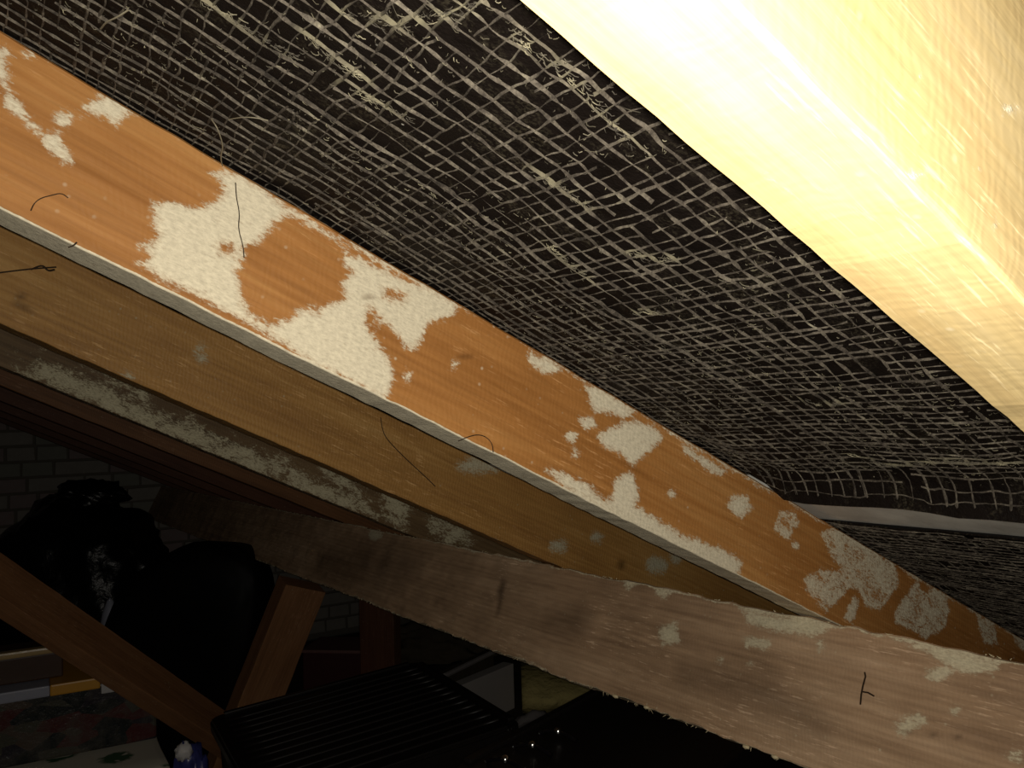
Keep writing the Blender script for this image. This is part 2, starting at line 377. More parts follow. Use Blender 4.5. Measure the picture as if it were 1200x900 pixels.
R2P = [
 [(-10, 52), (6, 58), (7, 90), (-10, 92)], [(4, 98), (13, 106), (36, 138), (50, 154), (62, 158), (68, 150), (76, 170), (87, 190), (78, 192), (60, 178), (46, 160), (26, 143), (8, 126)],
 [(64, 132), (84, 129), (92, 138), (76, 150), (64, 142)], [(94, 125), (118, 111), (142, 117), (154, 130), (146, 138), (135, 147), (118, 138), (98, 133)], blob(31, 63, 6, 4),
 [(176, 238), (200, 236), (225, 245), (247, 240), (264, 226), (250, 205), (266, 200), (282, 204), (340, 243), (405, 286), (410, 298), (460, 323), (500, 338), (540, 358), (528, 372), (502, 380), (490, 407), (473, 407), (458, 382), (445, 372), (438, 395), (458, 420), (462, 440), (452, 470), (430, 462), (400, 442), (370, 427), (330, 402), (290, 377), (240, 350), (200, 332), (163, 310), (176, 300), (163, 288), (186, 285), (180, 262)],
 [(620, 415), (645, 424), (658, 434), (638, 437), (624, 430)],
 [(684, 452), (700, 452), (748, 482), (732, 490), (715, 486), (698, 482)], [(678, 490), (695, 491), (699, 501), (684, 502)], blob(671, 513, 6), blob(675, 531, 4, 6),
 [(700, 512), (720, 498), (745, 492), (770, 500), (776, 515), (762, 530), (740, 546), (724, 530), (708, 525)],
 [(722, 560), (740, 554), (749, 575), (746, 595), (768, 606), (802, 630), (852, 645), (872, 660), (862, 676), (830, 664), (790, 648), (750, 624), (700, 594), (656, 568), (640, 552), (662, 556), (690, 568), (708, 585), (718, 584)],
 [(856, 582), (875, 582), (882, 595), (868, 606), (852, 596)], [(914, 598), (932, 600), (935, 613), (924, 630), (908, 620)],
 [(968, 620), (985, 618), (1000, 628), (1040, 648), (1047, 660), (1053, 683), (1032, 716), (1015, 709), (1008, 692), (998, 684), (985, 700), (968, 716), (950, 700), (942, 680), (958, 668), (974, 672), (985, 665), (973, 650), (966, 635)],
 [(1048, 716), (1060, 700), (1073, 682), (1085, 694), (1095, 688), (1108, 700), (1113, 716), (1106, 736), (1085, 747), (1065, 737), (1050, 729)],
 [(990, 724), (999, 700), (1006, 704), (999, 730)], [(1143, 718), (1165, 730), (1170, 756), (1155, 754), (1146, 735)], [(1188, 744), (1204, 750), (1204, 764), (1190, 757)],
 [(800, 520), (850, 552), (842, 556), (800, 530)], blob(965, 627, 3), blob(932, 640, 3), blob(477, 440, 4, 6), blob(532, 428, 3, 5), blob(788, 580, 3)]
R2H = [[(286, 290), (300, 284), (314, 270), (334, 252), (350, 254), (376, 270), (403, 292), (406, 310), (416, 318), (400, 335), (402, 350), (376, 363), (350, 361), (340, 373), (318, 380), (298, 372), (284, 350), (281, 320)],
 blob(266, 290, 9, 6), [(430, 360), (442, 372), (436, 398), (428, 380)], [(450, 338), (478, 345), (470, 352), (452, 346)]]
edge2 = [face_px(b2, [(x, 36 + x * .5935 + 1), (x + 150, 36 + (x + 150) * .5935 + 1), (x + 150, 36 + (x + 150) * .5935 + 3.5), (x, 36 + x * .5935 + 4)]) for x in (400, 640, 780, 930, 1040)]
rim = {}
def rafter(b, mat, label, nd, step, tint=None, **kw):
    e = empty('rafter', rafter_mw(b), label, 'rafter', 'roof rafters')
    timber('beam', mat, None, A1 - A0, wr, dep, step=step, nd=nd, parent=e, **kw)
    return e
R1 = rafter(b1, M_R1, 'pale flashlit rafter crossing the upper right corner, nearest to the lens', 20, 0.006, under=0.12, rough=0.0007, seed=11,
            polys=[face_px(b1, p) for p in ([(1066, 196), (1078, 200), (1092, 206), (1068, 210)], blob(1142, 198, 6), blob(1168, 262, 5), blob(1077, 88, 4, 7), blob(1186, 130, 10, 6))], soft=0.004)
R2 = rafter(b2, M_R2, 'orange-brown rafter with large white mould patches running through the middle', 40, 0.004, polys=[face_px(b2, p) for p in R2P] + edge2,
            holes=[face_px(b2, p) for p in R2H], under=1.0, top_edge=0.5, seed=21, cap=(on_b(900, 640, b2)[0] - A0, 0.60), soft=0.008, rough=0.0009,
            darks=[(face_px(b2, blob(432, 348, 7, 2)), 0.002), (face_px(b2, blob(545, 418, 9, 2)), 0.002), (face_px(b2, blob(585, 640, 14, 3)), 0.004)])
R3P = [blob(655, 640, 10, 7), blob(770, 662, 13, 9), blob(792, 652, 8), blob(235, 408, 3), blob(236, 420, 3), blob(150, 440, 7, 3), blob(560, 545, 26, 8), blob(700, 630, 7, 4)]
R3 = rafter(b3, M_R3, 'plain brown rafter just below and behind the mould-patched one', 26, 0.008, polys=[face_px(b3, p) for p in R3P], under=0.3, seed=31, soft=0.02,
            darks=[(face_px(b3, blob(728, 662, 4, 6)), 0.004), (face_px(b3, [(15, 352), (32, 358), (40, 366), (30, 364), (14, 356)]), 0.003), (face_px(b3, blob(24, 347, 4)), 0.004)])
R4P = [[(30, 432), (48, 425), (70, 436), (95, 440), (118, 452), (150, 470), (190, 490), (225, 500), (255, 518), (300, 532), (330, 550), (338, 563), (300, 556), (262, 540), (225, 524), (182, 508), (120, 478), (75, 456), (34, 442)],
 [(120, 436), (142, 442), (150, 452), (132, 450)], [(150, 462), (168, 458), (172, 474), (156, 472)], [(330, 552), (380, 566), (430, 590), (440, 604), (400, 596), (350, 574)],
 [(380, 548), (410, 560), (420, 575), (392, 566)], [(452, 578), (478, 585), (480, 600), (470, 616), (456, 608), (448, 590)], [(505, 612), (516, 610), (518, 624), (508, 626)], [(520, 614), (548, 620), (548, 636), (526, 634)], [(300, 544), (330, 540), (350, 552), (330, 556)]]
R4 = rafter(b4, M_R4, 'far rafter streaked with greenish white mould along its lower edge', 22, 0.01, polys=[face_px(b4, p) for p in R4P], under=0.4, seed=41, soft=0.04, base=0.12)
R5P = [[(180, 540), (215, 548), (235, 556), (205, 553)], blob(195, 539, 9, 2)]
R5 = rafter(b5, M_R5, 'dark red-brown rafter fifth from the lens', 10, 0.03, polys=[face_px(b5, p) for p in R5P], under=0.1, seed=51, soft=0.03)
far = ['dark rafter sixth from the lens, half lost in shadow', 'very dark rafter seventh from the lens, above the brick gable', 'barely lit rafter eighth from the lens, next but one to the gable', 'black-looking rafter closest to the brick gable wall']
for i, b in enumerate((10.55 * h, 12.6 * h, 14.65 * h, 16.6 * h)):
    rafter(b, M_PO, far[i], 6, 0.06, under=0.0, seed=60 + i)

# ------------------------------------------------------------------ purlin across the rafters
PA = 3.446 * h; pc0 = -0.082 * h; pdep = cb - pc0 - 0.003; PB0, PB1 = -1.1, 17.25 * h; pth = 0.055
# local x runs along the purlin (towards the near end), y through its thickness down the slope, z through its depth
def pur_px(pts):
    out = []
    for q in pts:
        b, c = on_a(q[0], q[1], PA); out.append((PB1 - b, c - pc0))
    return out
pm = ROOF @ Matrix(((0, 1, 0, PA), (-1, 0, 0, PB1), (0, 0, 1, pc0), (0, 0, 0, 1)))
PP = [[(868, 712), (900, 722), (960, 726), (978, 734), (952, 747), (920, 740), (880, 732)], [(1018, 733), (1080, 748), (1130, 763), (1164, 774), (1140, 790), (1118, 786), (1085, 762), (1040, 745)],
      [(1084, 785), (1110, 780), (1117, 790), (1100, 798), (1086, 793)], [(1122, 780), (1160, 768), (1168, 782), (1140, 793)], [(1048, 845), (1080, 838), (1087, 850), (1055, 862)],
      blob(738, 684, 6), blob(778, 694, 9, 6), blob(962, 757, 3, 6), blob(880, 777, 4), blob(843, 773, 3), blob(1120, 832, 4), blob(440, 627, 9, 6), blob(555, 643, 9, 3), blob(648, 661, 10, 3),
      [(770, 735), (792, 730), (798, 752), (776, 755)], [(870, 745), (905, 752), (900, 762), (874, 756)], [(1190, 880), (1200, 884), (1196, 892), (1180, 888)],
      [(398, 697), (440, 708), (470, 722), (440, 716)], [(560, 760), (620, 776), (660, 796), (690, 806), (640, 792), (600, 776)]]
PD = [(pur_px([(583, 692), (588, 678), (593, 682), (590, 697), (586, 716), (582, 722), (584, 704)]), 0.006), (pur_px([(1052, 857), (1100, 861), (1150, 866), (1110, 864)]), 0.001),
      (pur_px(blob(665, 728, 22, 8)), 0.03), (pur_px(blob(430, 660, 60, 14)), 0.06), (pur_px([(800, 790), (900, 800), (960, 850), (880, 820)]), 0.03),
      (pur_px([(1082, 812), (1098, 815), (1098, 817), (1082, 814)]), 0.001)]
PUR = empty('purlin', pm, 'weathered grey-brown purlin board crossing under the rafters along the bottom', 'purlin')
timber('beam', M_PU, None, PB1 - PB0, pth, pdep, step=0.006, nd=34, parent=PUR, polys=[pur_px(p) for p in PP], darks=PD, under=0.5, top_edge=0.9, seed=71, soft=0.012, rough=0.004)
rs = np.random.RandomState(5)
# splinters and crumbs that fringe its lower and upper arris
V, Fc = [], []
def sliver(V, Fc, p, d, r):
    p, d = Vector(p), Vector(d); a = d.cross(Vector((0.3, 0.5, 0.8))).normalized() * r; b = d.cross(a).normalized() * r
    k = len(V); V += [p + a, p - a * .5 + b, p - a * .5 - b, p + d * .55 + a * .6 + b * .4, p + d]
    Fc += [(k, k + 1, k + 3), (k + 1, k + 2, k + 3), (k + 2, k, k + 3), (k + 3, k + 1, k + 4), (k, k + 3, k + 4), (k + 3, k + 2, k + 4), (k + 2, k + 1, k), (k + 1, k + 2, k + 4)]
for k in range(260):
    x = rs.uniform(1.2, PB1 - PB0 - .5); ln = rs.uniform(.001, .0045) * (1.7 if rs.rand() < .08 else 1)
    sliver(V, Fc, (x, rs.uniform(-.001, .004), .0015), (rs.normal() * ln * .9, -rs.rand() * ln * .5, -ln), .0006)
for k in range(500):
    x = rs.uniform(1.2, PB1 - PB0 - .5); ln = rs.uniform(.0015, .0035)
    sliver(V, Fc, (x, rs.uniform(-.001, .02), pdep - .001), (rs.normal() * ln * 2, -rs.rand() * ln * .8, ln * .5), .0008)
tag(mesh('splinter_fringe', V, Fc, M_SPL, PUR), kind='stuff')
def pur_tube(name, pts, r, mat, n=4):
    P = [Vector((q[0], -0.0012, q[1])) for q in pur_px(pts)]; v, f = tube(P, r, n); return mesh(name, v, f, mat, PUR)
pur_tube('crack_mark', [(1014, 788), (1015, 793), (1012, 804), (1010, 814), (1009, 826)], 0.0009, M_HAIR)
pur_tube('crack_mark', [(1012, 811), (1018, 812), (1025, 816)], 0.0009, M_HAIR)
# broken crumbs hanging on the lower arris near the right
for (x, y) in ((758, 833), (875, 880), (909, 892), (722, 820)):
    bm = bmesh.new(); bmesh.ops.create_icosphere(bm, subdivisions=1, radius=.0035)
    q = pur_px([(x, y)])[0]
    for vv in bm.verts: vv.co = Vector((vv.co.x * 1.5, vv.co.y, vv.co.z * .8)) + Vector((q[0] + rs.normal() * .0003, -.003, q[1] + .004))
    bobj('crumb', bm, M_SPL, PUR)

# ------------------------------------------------------------------ roofing felt
CEIL = empty('ceiling', ROOF.copy(), 'black bitumen roofing felt with a dusty hessian net, seen between the rafters', 'roof felt', kind='structure')
del CEIL['category']; del CEIL['label']
LAP = 2.755 * h
def felt_c(a, b, upper=True):
    """distance of the sheet from the lens plane: sags a little between rafters, curls down at its lower lap"""
    c = h + 0.002 + vnoise(a, b, 0.09, 5) * 0.005 + vnoise(a, b, 0.03, 6) * 0.0022
    for bb in (b1, b2, b3, b4): c = c + 0.0025 * np.exp(-((b - bb - wr / 2) / 0.05) ** 2)
    if upper:
        t = np.clip((a - (LAP - 0.034)) / 0.034, 0, 1.2)
        for bb in (b1, b2, b3, b4, b5): t = t * np.clip((np.abs(b - bb - wr / 2) - wr / 2 - 0.004) / 0.05, 0, 1) ** .5
        c = c - 0.029 * np.where(b > b2, 0.25, 1.0) * t ** 2.2
        c = c + vnoise(a * 0 + 3, b, 0.12, 8) * 0.004 * t
    return np.asarray(c)
def sheet(a0, a1, bb0, bb1, upper, na, nb, name):
    a = np.linspace(a0, a1, na); b = np.linspace(bb0, bb1, nb); Aq, Bq = np.meshgrid(a, b, indexing='ij')
    Cq = felt_c(Aq, Bq, upper); V = np.column_stack([Aq.ravel(), Bq.ravel(), Cq.ravel()])
    V2 = V + np.array([0, 0, 0.0018]); n = len(V)
    Fc = grid_faces(na, nb); Fc = Fc + [tuple(i + n for i in f[::-1]) for f in Fc]
    e = [(na - 1) * nb + j for j in range(nb)]; Fc += [(e[j], e[j + 1], e[j + 1] + n, e[j] + n) for j in range(nb - 1)]
    e = list(range(nb)); Fc += [(e[j + 1], e[j], e[j] + n, e[j + 1] + n) for j in range(nb - 1)]
    return mesh(name, np.vstack([V, V2]), Fc, M_FELT, CEIL, smooth=True)
BW = 17.25 * h
f1 = sheet(-1.15, LAP, -0.9, BW, True, 300, 200, 'felt_sheet')
f2 = sheet(3.35 * h, 2.2, -0.9, BW, False, 90, 200, 'felt_sheet')
# dust lines: heavy dust on some strands
dust_px = [[(232, -5), (262, 14), (300, 40), (335, 62), (352, 72)], [(660, 88), (690, 112), (722, 150), (742, 172)], [(392, 10), (470, 28), (560, 6)], [(640, 285), (672, 310), (694, 326)], [(735, 290), (760, 302), (790, 300)],
           [(940, 470), (958, 476), (985, 474)], [(598, 40), (640, 72), (665, 92)], [(400, 98), (445, 120), (478, 138)], [(990, 535), (1040, 548), (1110, 540), (1190, 545)], [(740, 366), (775, 364)], [(360, 40), (388, 70), (430, 92)], [(620, 200), (665, 222), (690, 240)]]
dust_ab = [[on_c(x, y, h) for x, y in p] for p in dust_px]
def dust_field(a, b):
    d = np.full(a.shape, 1e9)
    for pl in dust_ab:
        for (x1, y1), (x2, y2) in zip(pl[:-1], pl[1:]):
            ex, ey = x2 - x1, y2 - y1; t = np.clip(((a - x1) * ex + (b - y1) * ey) / (ex * ex + ey * ey), 0, 1)
            d = np.minimum(d, np.hypot(a - x1 - t * ex, b - y1 - t * ey))
    return np.clip(1 - d / 0.007, 0, 1)
def net(a0, a1, bb0, bb1, upper, parent, seed, st=0.0042):
    SB, SA = 0.056 * h, 0.039 * h
    V, Fs, Du, base = [], [], [], 0
    r = np.random.RandomState(seed)
    def strand(A, B, rad, gap):
        nonlocal base
        Cc = felt_c(A, B, upper) - rad * 0.55
        du = dust_field(A, B) if upper else np.zeros(A.shape)
        rr = rad * (1 + 0.9 * vnoise(A * 3 + B * 2, B * 0 + seed, 0.02, 77) + 1.1 * vnoise(A, B, 0.005, 78) + 0.5 * du)
        dA = np.gradient(A); dB = np.gradient(B); L = np.hypot(dA, dB); nA, nB = -dB / L, dA / L
        P = np.stack([np.column_stack([A + nA * rr, B + nB * rr, Cc + rr * .5]), np.column_stack([A, B, Cc - rr * .8]), np.column_stack([A - nA * rr, B - nB * rr, Cc + rr * .5])], 1)
        n = len(A); V.append(P.reshape(-1, 3)); Du.append(np.repeat(du, 3))
        i = np.arange(n - 1)[~gap[:-1]]
        for u, v in ((0, 1), (1, 2)):
            Fs.append(np.column_stack([base + i * 3 + u, base + i * 3 + v, base + (i + 1) * 3 + v, base + (i + 1) * 3 + u]))
        base += n * 3
    k = 0; b = bb0
    while b < bb1:
        A = np.arange(a0, a1, st); off_ = r.normal() * 0.0012
        B = b + off_ + vnoise(A, A * 0 + k * .31, 0.05, seed + 1) * 0.0045 + vnoise(A, A * 0 + k, 0.014, seed + 2) * 0.0030 + vnoise(A, A * 0 + k * 3.7, 0.006, seed + 12) * 0.0012 + vnoise(A, A * 0 + b, 0.16, seed + 9) * 0.008
        gap = vnoise(A, A * 0 + k * 7.3, 0.035, seed + 3) > 0.42
        rad = 0.00082 * r.uniform(0.7, 1.4)
        strand(A, B, rad, gap)
        if r.rand() < 0.12: strand(A, B + 0.0022 + vnoise(A, A * 0, 0.03, k) * 0.002, rad * .7, gap)
        b += SB; k += 1
    a = a0; k = 0
    while a < a1:
        B = np.arange(bb0, bb1, st); off_ = r.normal() * 0.0009
        A = a + off_ + vnoise(B, B * 0 + k * .31, 0.05, seed + 4) * 0.0040 + vnoise(B, B * 0 + k, 0.014, seed + 5) * 0.0026 + vnoise(B, B * 0 + k * 3.7, 0.006, seed + 13) * 0.0011 + vnoise(B, B * 0 + a, 0.16, seed + 8) * 0.006
        A = np.minimum(A, a1)
        gap = vnoise(B, B * 0 + k * 5.1, 0.03, seed + 6) > 0.36
        strand(A, B, 0.00068 * r.uniform(0.65, 1.4), gap)
        a += SA; k += 1
    V = np.vstack(V); Fs = np.vstack(Fs)
    o = mesh('netting', V, Fs.tolist(), M_NET, parent, smooth=False, attrs={'dust': np.concatenate(Du)})
    tag(o, kind='stuff'); return o
net(-0.40, LAP - 0.002, -0.25, b3, True, f1, 3)
net(3.35 * h + 0.004, 1.75, -0.35, b3, False, f2, 9, 0.009)
# loose straw and wool fibres caught in the net
def fibres(parent, n, upper, a0, a1, bb0, bb1, seed, clump=True):
    r = np.random.RandomState(seed); V, Fs = [], []
    pts = []
    if clump:
        for pl in dust_ab:
            for (x1, y1), (x2, y2) in zip(pl[:-1], pl[1:]):
                m = int(np.hypot(x2 - x1, y2 - y1) / 0.0010)
                for k in range(m):
                    t = r.rand(); pts.append((x1 + (x2 - x1) * t + r.normal() * .002, y1 + (y2 - y1) * t + r.normal() * .002, math.atan2(y2 - y1, x2 - x1) + r.normal() * .5, r.uniform(.002, .006)))
    SB, SA = 0.056 * h, 0.039 * h
    for k in range(n):
        x, y = r.uniform(a0, a1), r.uniform(bb0, bb1)
        if float(vnoise(np.array(x), np.array(y), .05, 91)) + r.normal() * .12 < 0: continue
        if r.rand() < .5: pts.append((x, y, (0 if r.rand() < .6 else 1.57) + r.normal() * .35, r.uniform(.001, .004)))
        else: pts.append((x, y, r.uniform(0, 6.28), r.uniform(.001, .005) * (2.5 if r.rand() < .04 else 1)))
    for (x, y, ang, ln) in pts:
        m = 4; P = []; cx, cy = x, y
        c0 = float(felt_c(np.array(x), np.array(y), upper)) - .0012
        for i in range(m):
            P.append((cx, cy, c0 - .001 * math.sin(math.pi * i / 3) * r.rand())); cx += math.cos(ang) * ln / 3; cy += math.sin(ang) * ln / 3; ang += r.normal() * .16
        v, f = tube(P, r.uniform(.00012, .00028), 3); kk = len(V); V += v; Fs += [tuple(i + kk for i in q) for q in f]
    return tag(mesh('dust_fibre', V, Fs, M_FIB, parent), kind='stuff')
fibres(f1, 7500, True, -0.2, LAP - .02, 0.1, b2, 4)
fibres(f2, 1200, False, 3.36 * h, 1.3, 0.1, b2 + .2, 6, False)
# grey batten showing in the lap, tile backs beyond
BT = bmesh.new(); boxmesh(BT, (2.95 * h, -0.9, 1.03 * h), (0.42 * h, 0, 0), (0, BW + .9, 0), (0, 0, .022), .0015)
bobj('batten', BT, M_BATTEN, CEIL)
BT = bmesh.new()
for k in range(11): boxmesh(BT, (-1.15 + k * .31, -0.9, 1.035 * h + .03), (.33, 0, -.006), (0, BW + .9, 0), (0, 0, .012))
tag(bobj('roof_tile_course', BT, M_TILE, CEIL), kind='stuff')

# ------------------------------------------------------------------ threads and roots lying on things
def thread(name, pts, plane, val, r, mat, label, cat='cobweb', lift=0.002, n=4):
    P = []
    for i, q in enumerate(pts):
        lf = lift if 0 < i < len(pts) - 1 else 0.0006
        if plane == 'b': a, c = on_b(q[0], q[1], val - lf); p = Vector((a, val - lf, c))
        else: a, b = on_c(q[0], q[1], val - lf); p = Vector((a, b, val - lf))
        P.append(ROOF @ p)
    # smooth by midpoint subdivision
    for _ in range(2):
        Q = [P[0]]
        for p, q in zip(P[:-1], P[1:]): Q += [p.lerp(q, .25), p.lerp(q, .75)]
        P = Q + [P[-1]]
    base = P[0].copy(); v, f = tube([p - base for p in P], r, n)
    return tag(mesh(name, v, f, mat, None, T(base)), label, cat)
thread('cobweb_thread', [(276, 214), (277, 232), (281, 250), (279, 268), (285, 288), (286, 302)], 'b', b2, .0005, M_HAIR, 'dark hair-like thread hanging over the largest white mould patch')
thread('wire_loop', [(537, 517), (548, 512), (560, 509), (570, 512), (577, 520), (578, 530)], 'b', b2, .00045, M_HAIR, 'small curled dark wire loop on the lower edge of the mould-patched rafter', 'wire', 0.004)
thread('root_fibre', [(36, 247), (40, 238), (48, 232), (60, 229), (72, 226), (80, 232)], 'b', b2, .0004, M_HAIR, 'thin dark root fibre near the left end of the mould-patched rafter', 'fibre', 0.001)
thread('root_fibre', [(80, 290), (86, 288), (90, 284)], 'b', b2, .0006, M_HAIR, 'tiny dark fibre on the pale lower edge of the mould-patched rafter', 'fibre', 0.001)
thread('twig', [(-4, 320), (20, 317), (38, 315), (52, 314), (66, 313)], 'b', b3, .0010, M_HAIR, 'dark twig-like cobweb strand at the left edge on the plain brown rafter', 'cobweb', 0.003)
thread('twig', [(36, 316), (50, 310), (56, 318), (64, 316)], 'b', b3, .0012, M_HAIR, 'dark cobweb knot at the end of the twig-like strand', 'cobweb', 0.003)
thread('cobweb_thread', [(446, 489), (449, 508), (458, 520), (478, 540), (500, 560), (510, 570)], 'b', b3, .0008, M_HAIR, 'long dark thread trailing down the plain brown rafter', lift=.003)
thread('cobweb_thread', [(262, 200), (258, 184), (262, 172), (255, 150), (248, 140)], 'c', h, .00045, M_WEB, 'pale thread rising from the white mould patch onto the black felt', lift=.006)
thread('cobweb_thread', [(268, 140), (285, 137), (300, 138), (314, 141)], 'c', h, .0004, M_WEB, 'short level web thread on the felt above the mould patch', lift=.004)
thread('web_strand', [(118, 34), (124, 26), (138, 20), (150, 12)], 'c', h, .0005, M_WEB, 'pale web strand on the felt near the top left corner', lift=.004)
thread('straw_stalk', [(1035, 590), (1060, 587), (1090, 589), (1130, 590), (1165, 592)], 'c', h * 1.0, .0006, M_HAIR, 'thin dark stalk lying along the open felt lap', 'straw', .004)

# ------------------------------------------------------------------ gable wall of small whitewashed bricks
YW = 17.3 * h
WALL = empty('wall_gable', T((0, YW, 0)), kind='structure')
bm = bmesh.new(); xa, xb = -2.4, 3.2
roofz = lambda x: CAM.z + h / math.cos(TH) - x * math.tan(TH)
def wallpoly(bm, y0, y1):
    vs = [(xa, 0), (xb, 0), (xb, max(0.02, roofz(xb))), (-1.0, roofz(-1.0)), (xa, roofz(-1.0) - (-1.0 - xa) * math.tan(TH))]
    f = [bm.verts.new((x, y0, z)) for x, z in vs]; g = [bm.verts.new((x, y1, z)) for x, z in vs]
    bm.faces.new(f); bm.faces.new(g[::-1])
    for i in range(5): bm.faces.new((f[i], g[i], g[(i + 1) % 5], f[(i + 1) % 5]))
    bmesh.ops.recalc_face_normals(bm, faces=bm.faces)
wallpoly(bm, 0.012, 0.12); bobj('mortar', bm, M_MORTAR, WALL)
bricks_me = []
for k in range(6):
    b = bmesh.new(); wd = (.108, .112, .128, .220, .118, .104)[k]
    boxmesh(b, (-wd / 2, 0, 0), (wd, 0, 0), (0, .03, 0), (0, 0, .060), .004)
    for v in b.verts: v.co += Vector((vnoise(v.co.x, v.co.z, .03, k) * .004, vnoise(v.co.x, v.co.z, .02, k + 9) * .006, vnoise(v.co.z, v.co.x, .03, k + 5) * .003))
    me = bpy.data.meshes.new('brick'); b.to_mesh(me); b.free(); me.materials.append(M_BRICK[k % 3]); bricks_me.append((me, wd))
far_bm = bmesh.new(); rb = np.random.RandomState(17); nb_ = 0
z = 0.03; row = 0
while z < 2.1:
    x = xa + (row % 2) * .06
    while x < xb:
        k = rb.choice([0, 1, 2, 4, 5, 0, 3]); me, wd = bricks_me[k]; cx = x + wd / 2
        if z + .06 < roofz(x + wd) - .01 and x > -1.0 or (x <= -1.0 and z < 1.5):
            vis = 0.02 < cx < 1.3 and 0.36 < z < 1.26
            if vis:
                o = bpy.data.objects.new('brick', me); C.objects.link(o); o.parent = WALL
                o.location = (cx, rb.uniform(-.006, .003), z); o.rotation_euler = (rb.normal() * .02, rb.normal() * .008, rb.normal() * .02); nb_ += 1
            else:
                n0 = len(far_bm.verts); far_bm.from_mesh(me); far_bm.verts.ensure_lookup_table()
                yo = rb.uniform(-.004, .003)
                for v in far_bm.verts[n0:]: v.co += Vector((cx, yo, z))
        x += wd + .010
    z += .070; row += 1
tag(bobj('distant_brickwork', far_bm, M_BRICK[0], WALL), kind='stuff')

# floor
FL = empty('floor', T((0, 0, 0)), kind='structure')
bm = bmesh.new(); boxmesh(bm, (-2.4, -1.0, -.05), (5.2, 0, 0), (0, YW + 1.0, 0), (0, 0, .03)); bobj('floor_base', bm, M_FLOOR, FL)
for k in range(24):
    bm = bmesh.new(); boxmesh(bm, (-2.4 + k * .215, -1.0, -.02), (.209, 0, 0), (0, YW + .99, 0), (0, 0, .02), .002); bobj('floorboard', bm, M_FLOOR, FL)

# ------------------------------------------------------------------ lower timbers
def basis(o, ux, uy, uz):
    ux, uy, uz = Vector(ux).normalized(), Vector(uy).normalized(), Vector(uz).normalized()
    return Matrix(((ux.x, uy.x, uz.x, o.x), (ux.y, uy.y, uz.y, o.y), (ux.z, uy.z, uz.z, o.z), (0, 0, 0, 1)))
def stick(name, p0, p1, wv_dir, width, thick, mat, label, cat, seed=1, part='beam', extra=None):
    """timber from p0 to p1; its detailed face (width) faces the lens side"""
    p0, p1 = Vector(p0), Vector(p1); ux = (p1 - p0).normalized()
    uz = Vector(wv_dir); uz = (uz - ux * uz.dot(ux)).normalized(); uy = uz.cross(ux)
    if uy.dot((p0 + p1) / 2 - CAM) < 0: ux = -ux; p0, p1 = p1, p0; uy = uz.cross(ux)
    mw = basis(p0 - uz * width / 2, ux, uy, uz)
    e = empty(name, mw, label, cat)
    timber(part, mat, None, (p1 - p0).length, thick, width, step=.02, nd=10, nt=4, parent=e, under=0.0, seed=seed, rough=.001)
    return e
# diagonal brace: upper end beyond the left edge, foot on the floor behind the crate
pa, pb = at(0, 672, 1.62), at(255, 846, 2.09); dr = (pb - pa).normalized()
t_end = (0.02 - pa.z) / dr.z
stick('diagonal_brace', pa - dr * 0.55, pa + dr * t_end, at(120, 700, 1.8) - at(160, 780, 1.8), 0.097, 0.045, M_ST, 'brown diagonal brace slanting down from the left edge behind the black crate', 'brace', 81)
# strut from the floor up to the purlin
pa, pb = at(359, 690, 2.30), at(309, 816, 2.29); dr = (pb - pa).normalized(); t_end = (0.0 - pa.z) / dr.z
stick('purlin_strut', pa - dr * 0.0, pa + dr * t_end, at(300, 750, 2.27) - at(380, 775, 2.39), 0.121, 0.07, M_ST, 'leaning brown strut propping the purlin beside the smooth black sack', 'strut', 83)
pa = at(440, 690, 2.75); pb = Vector((pa.x, pa.y, 0.0))
stick('post', pa + Vector((0, 0, .12)), pb, at(462, 740, 2.75) - at(417, 745, 2.80), 0.128, 0.05, M_PO, 'dark reddish post standing under the purlin, right of the leaning strut', 'post', 85)

# ------------------------------------------------------------------ stored things
def lump(name, cpos, rad, amp, sc_, mat, seed, sub=5, parent=None, flat=None, axes=None, power=1.0):
    bm = bmesh.new(); bmesh.ops.create_icosphere(bm, subdivisions=sub, radius=1.0)
    from mathutils import noise
    for v in bm.verts:
        d = v.co.normalized(); n = noise.noise(d * sc_ + Vector((seed, 0, 0))) * amp + abs(noise.noise(d * sc_ * 2.3 + Vector((0, seed, 0)))) * amp * .6
        sgn = Vector([math.copysign(abs(x) ** power, x) for x in d])
        p = sgn * (1 + n); v.co = Vector((p.x * rad[0], p.y * rad[1], p.z * rad[2]))
    if flat is not None:
        for v in bm.verts: v.co.z = max(v.co.z, flat)
    return bm
camyaw = math.atan2(zf.y, zf.x) - math.pi / 2
def yawT(p, a=0.0): return T(p) @ Matrix.Rotation(camyaw + a, 4, 'Z')

# left bin bag (sits on the floor against the gable)
pz = at(92, 672, 3.45); top = pz.z + .31
e = empty('bin_bag', yawT((pz.x, pz.y, 0)), 'crumpled black bin bag heaped against the brick wall at the left', 'bag')
bm = lump('b', None, (.345, .25, top / 2), .18, 2.6, None, 3.0, 5, power=.85)
for v in bm.verts: v.co.z += top / 2 - .03
for v in bm.verts: v.co.z = max(.003, v.co.z)
bobj('sack', bm, M_BLKBAG, e, smooth=True)
bm = lump('n', None, (.13, .11, .07), .35, 3.5, None, 8.0, 4)
for v in bm.verts: v.co += Vector((.06, -.02, top + .005))
bobj('tied_neck', bm, M_BLKBAG, e, smooth=True)
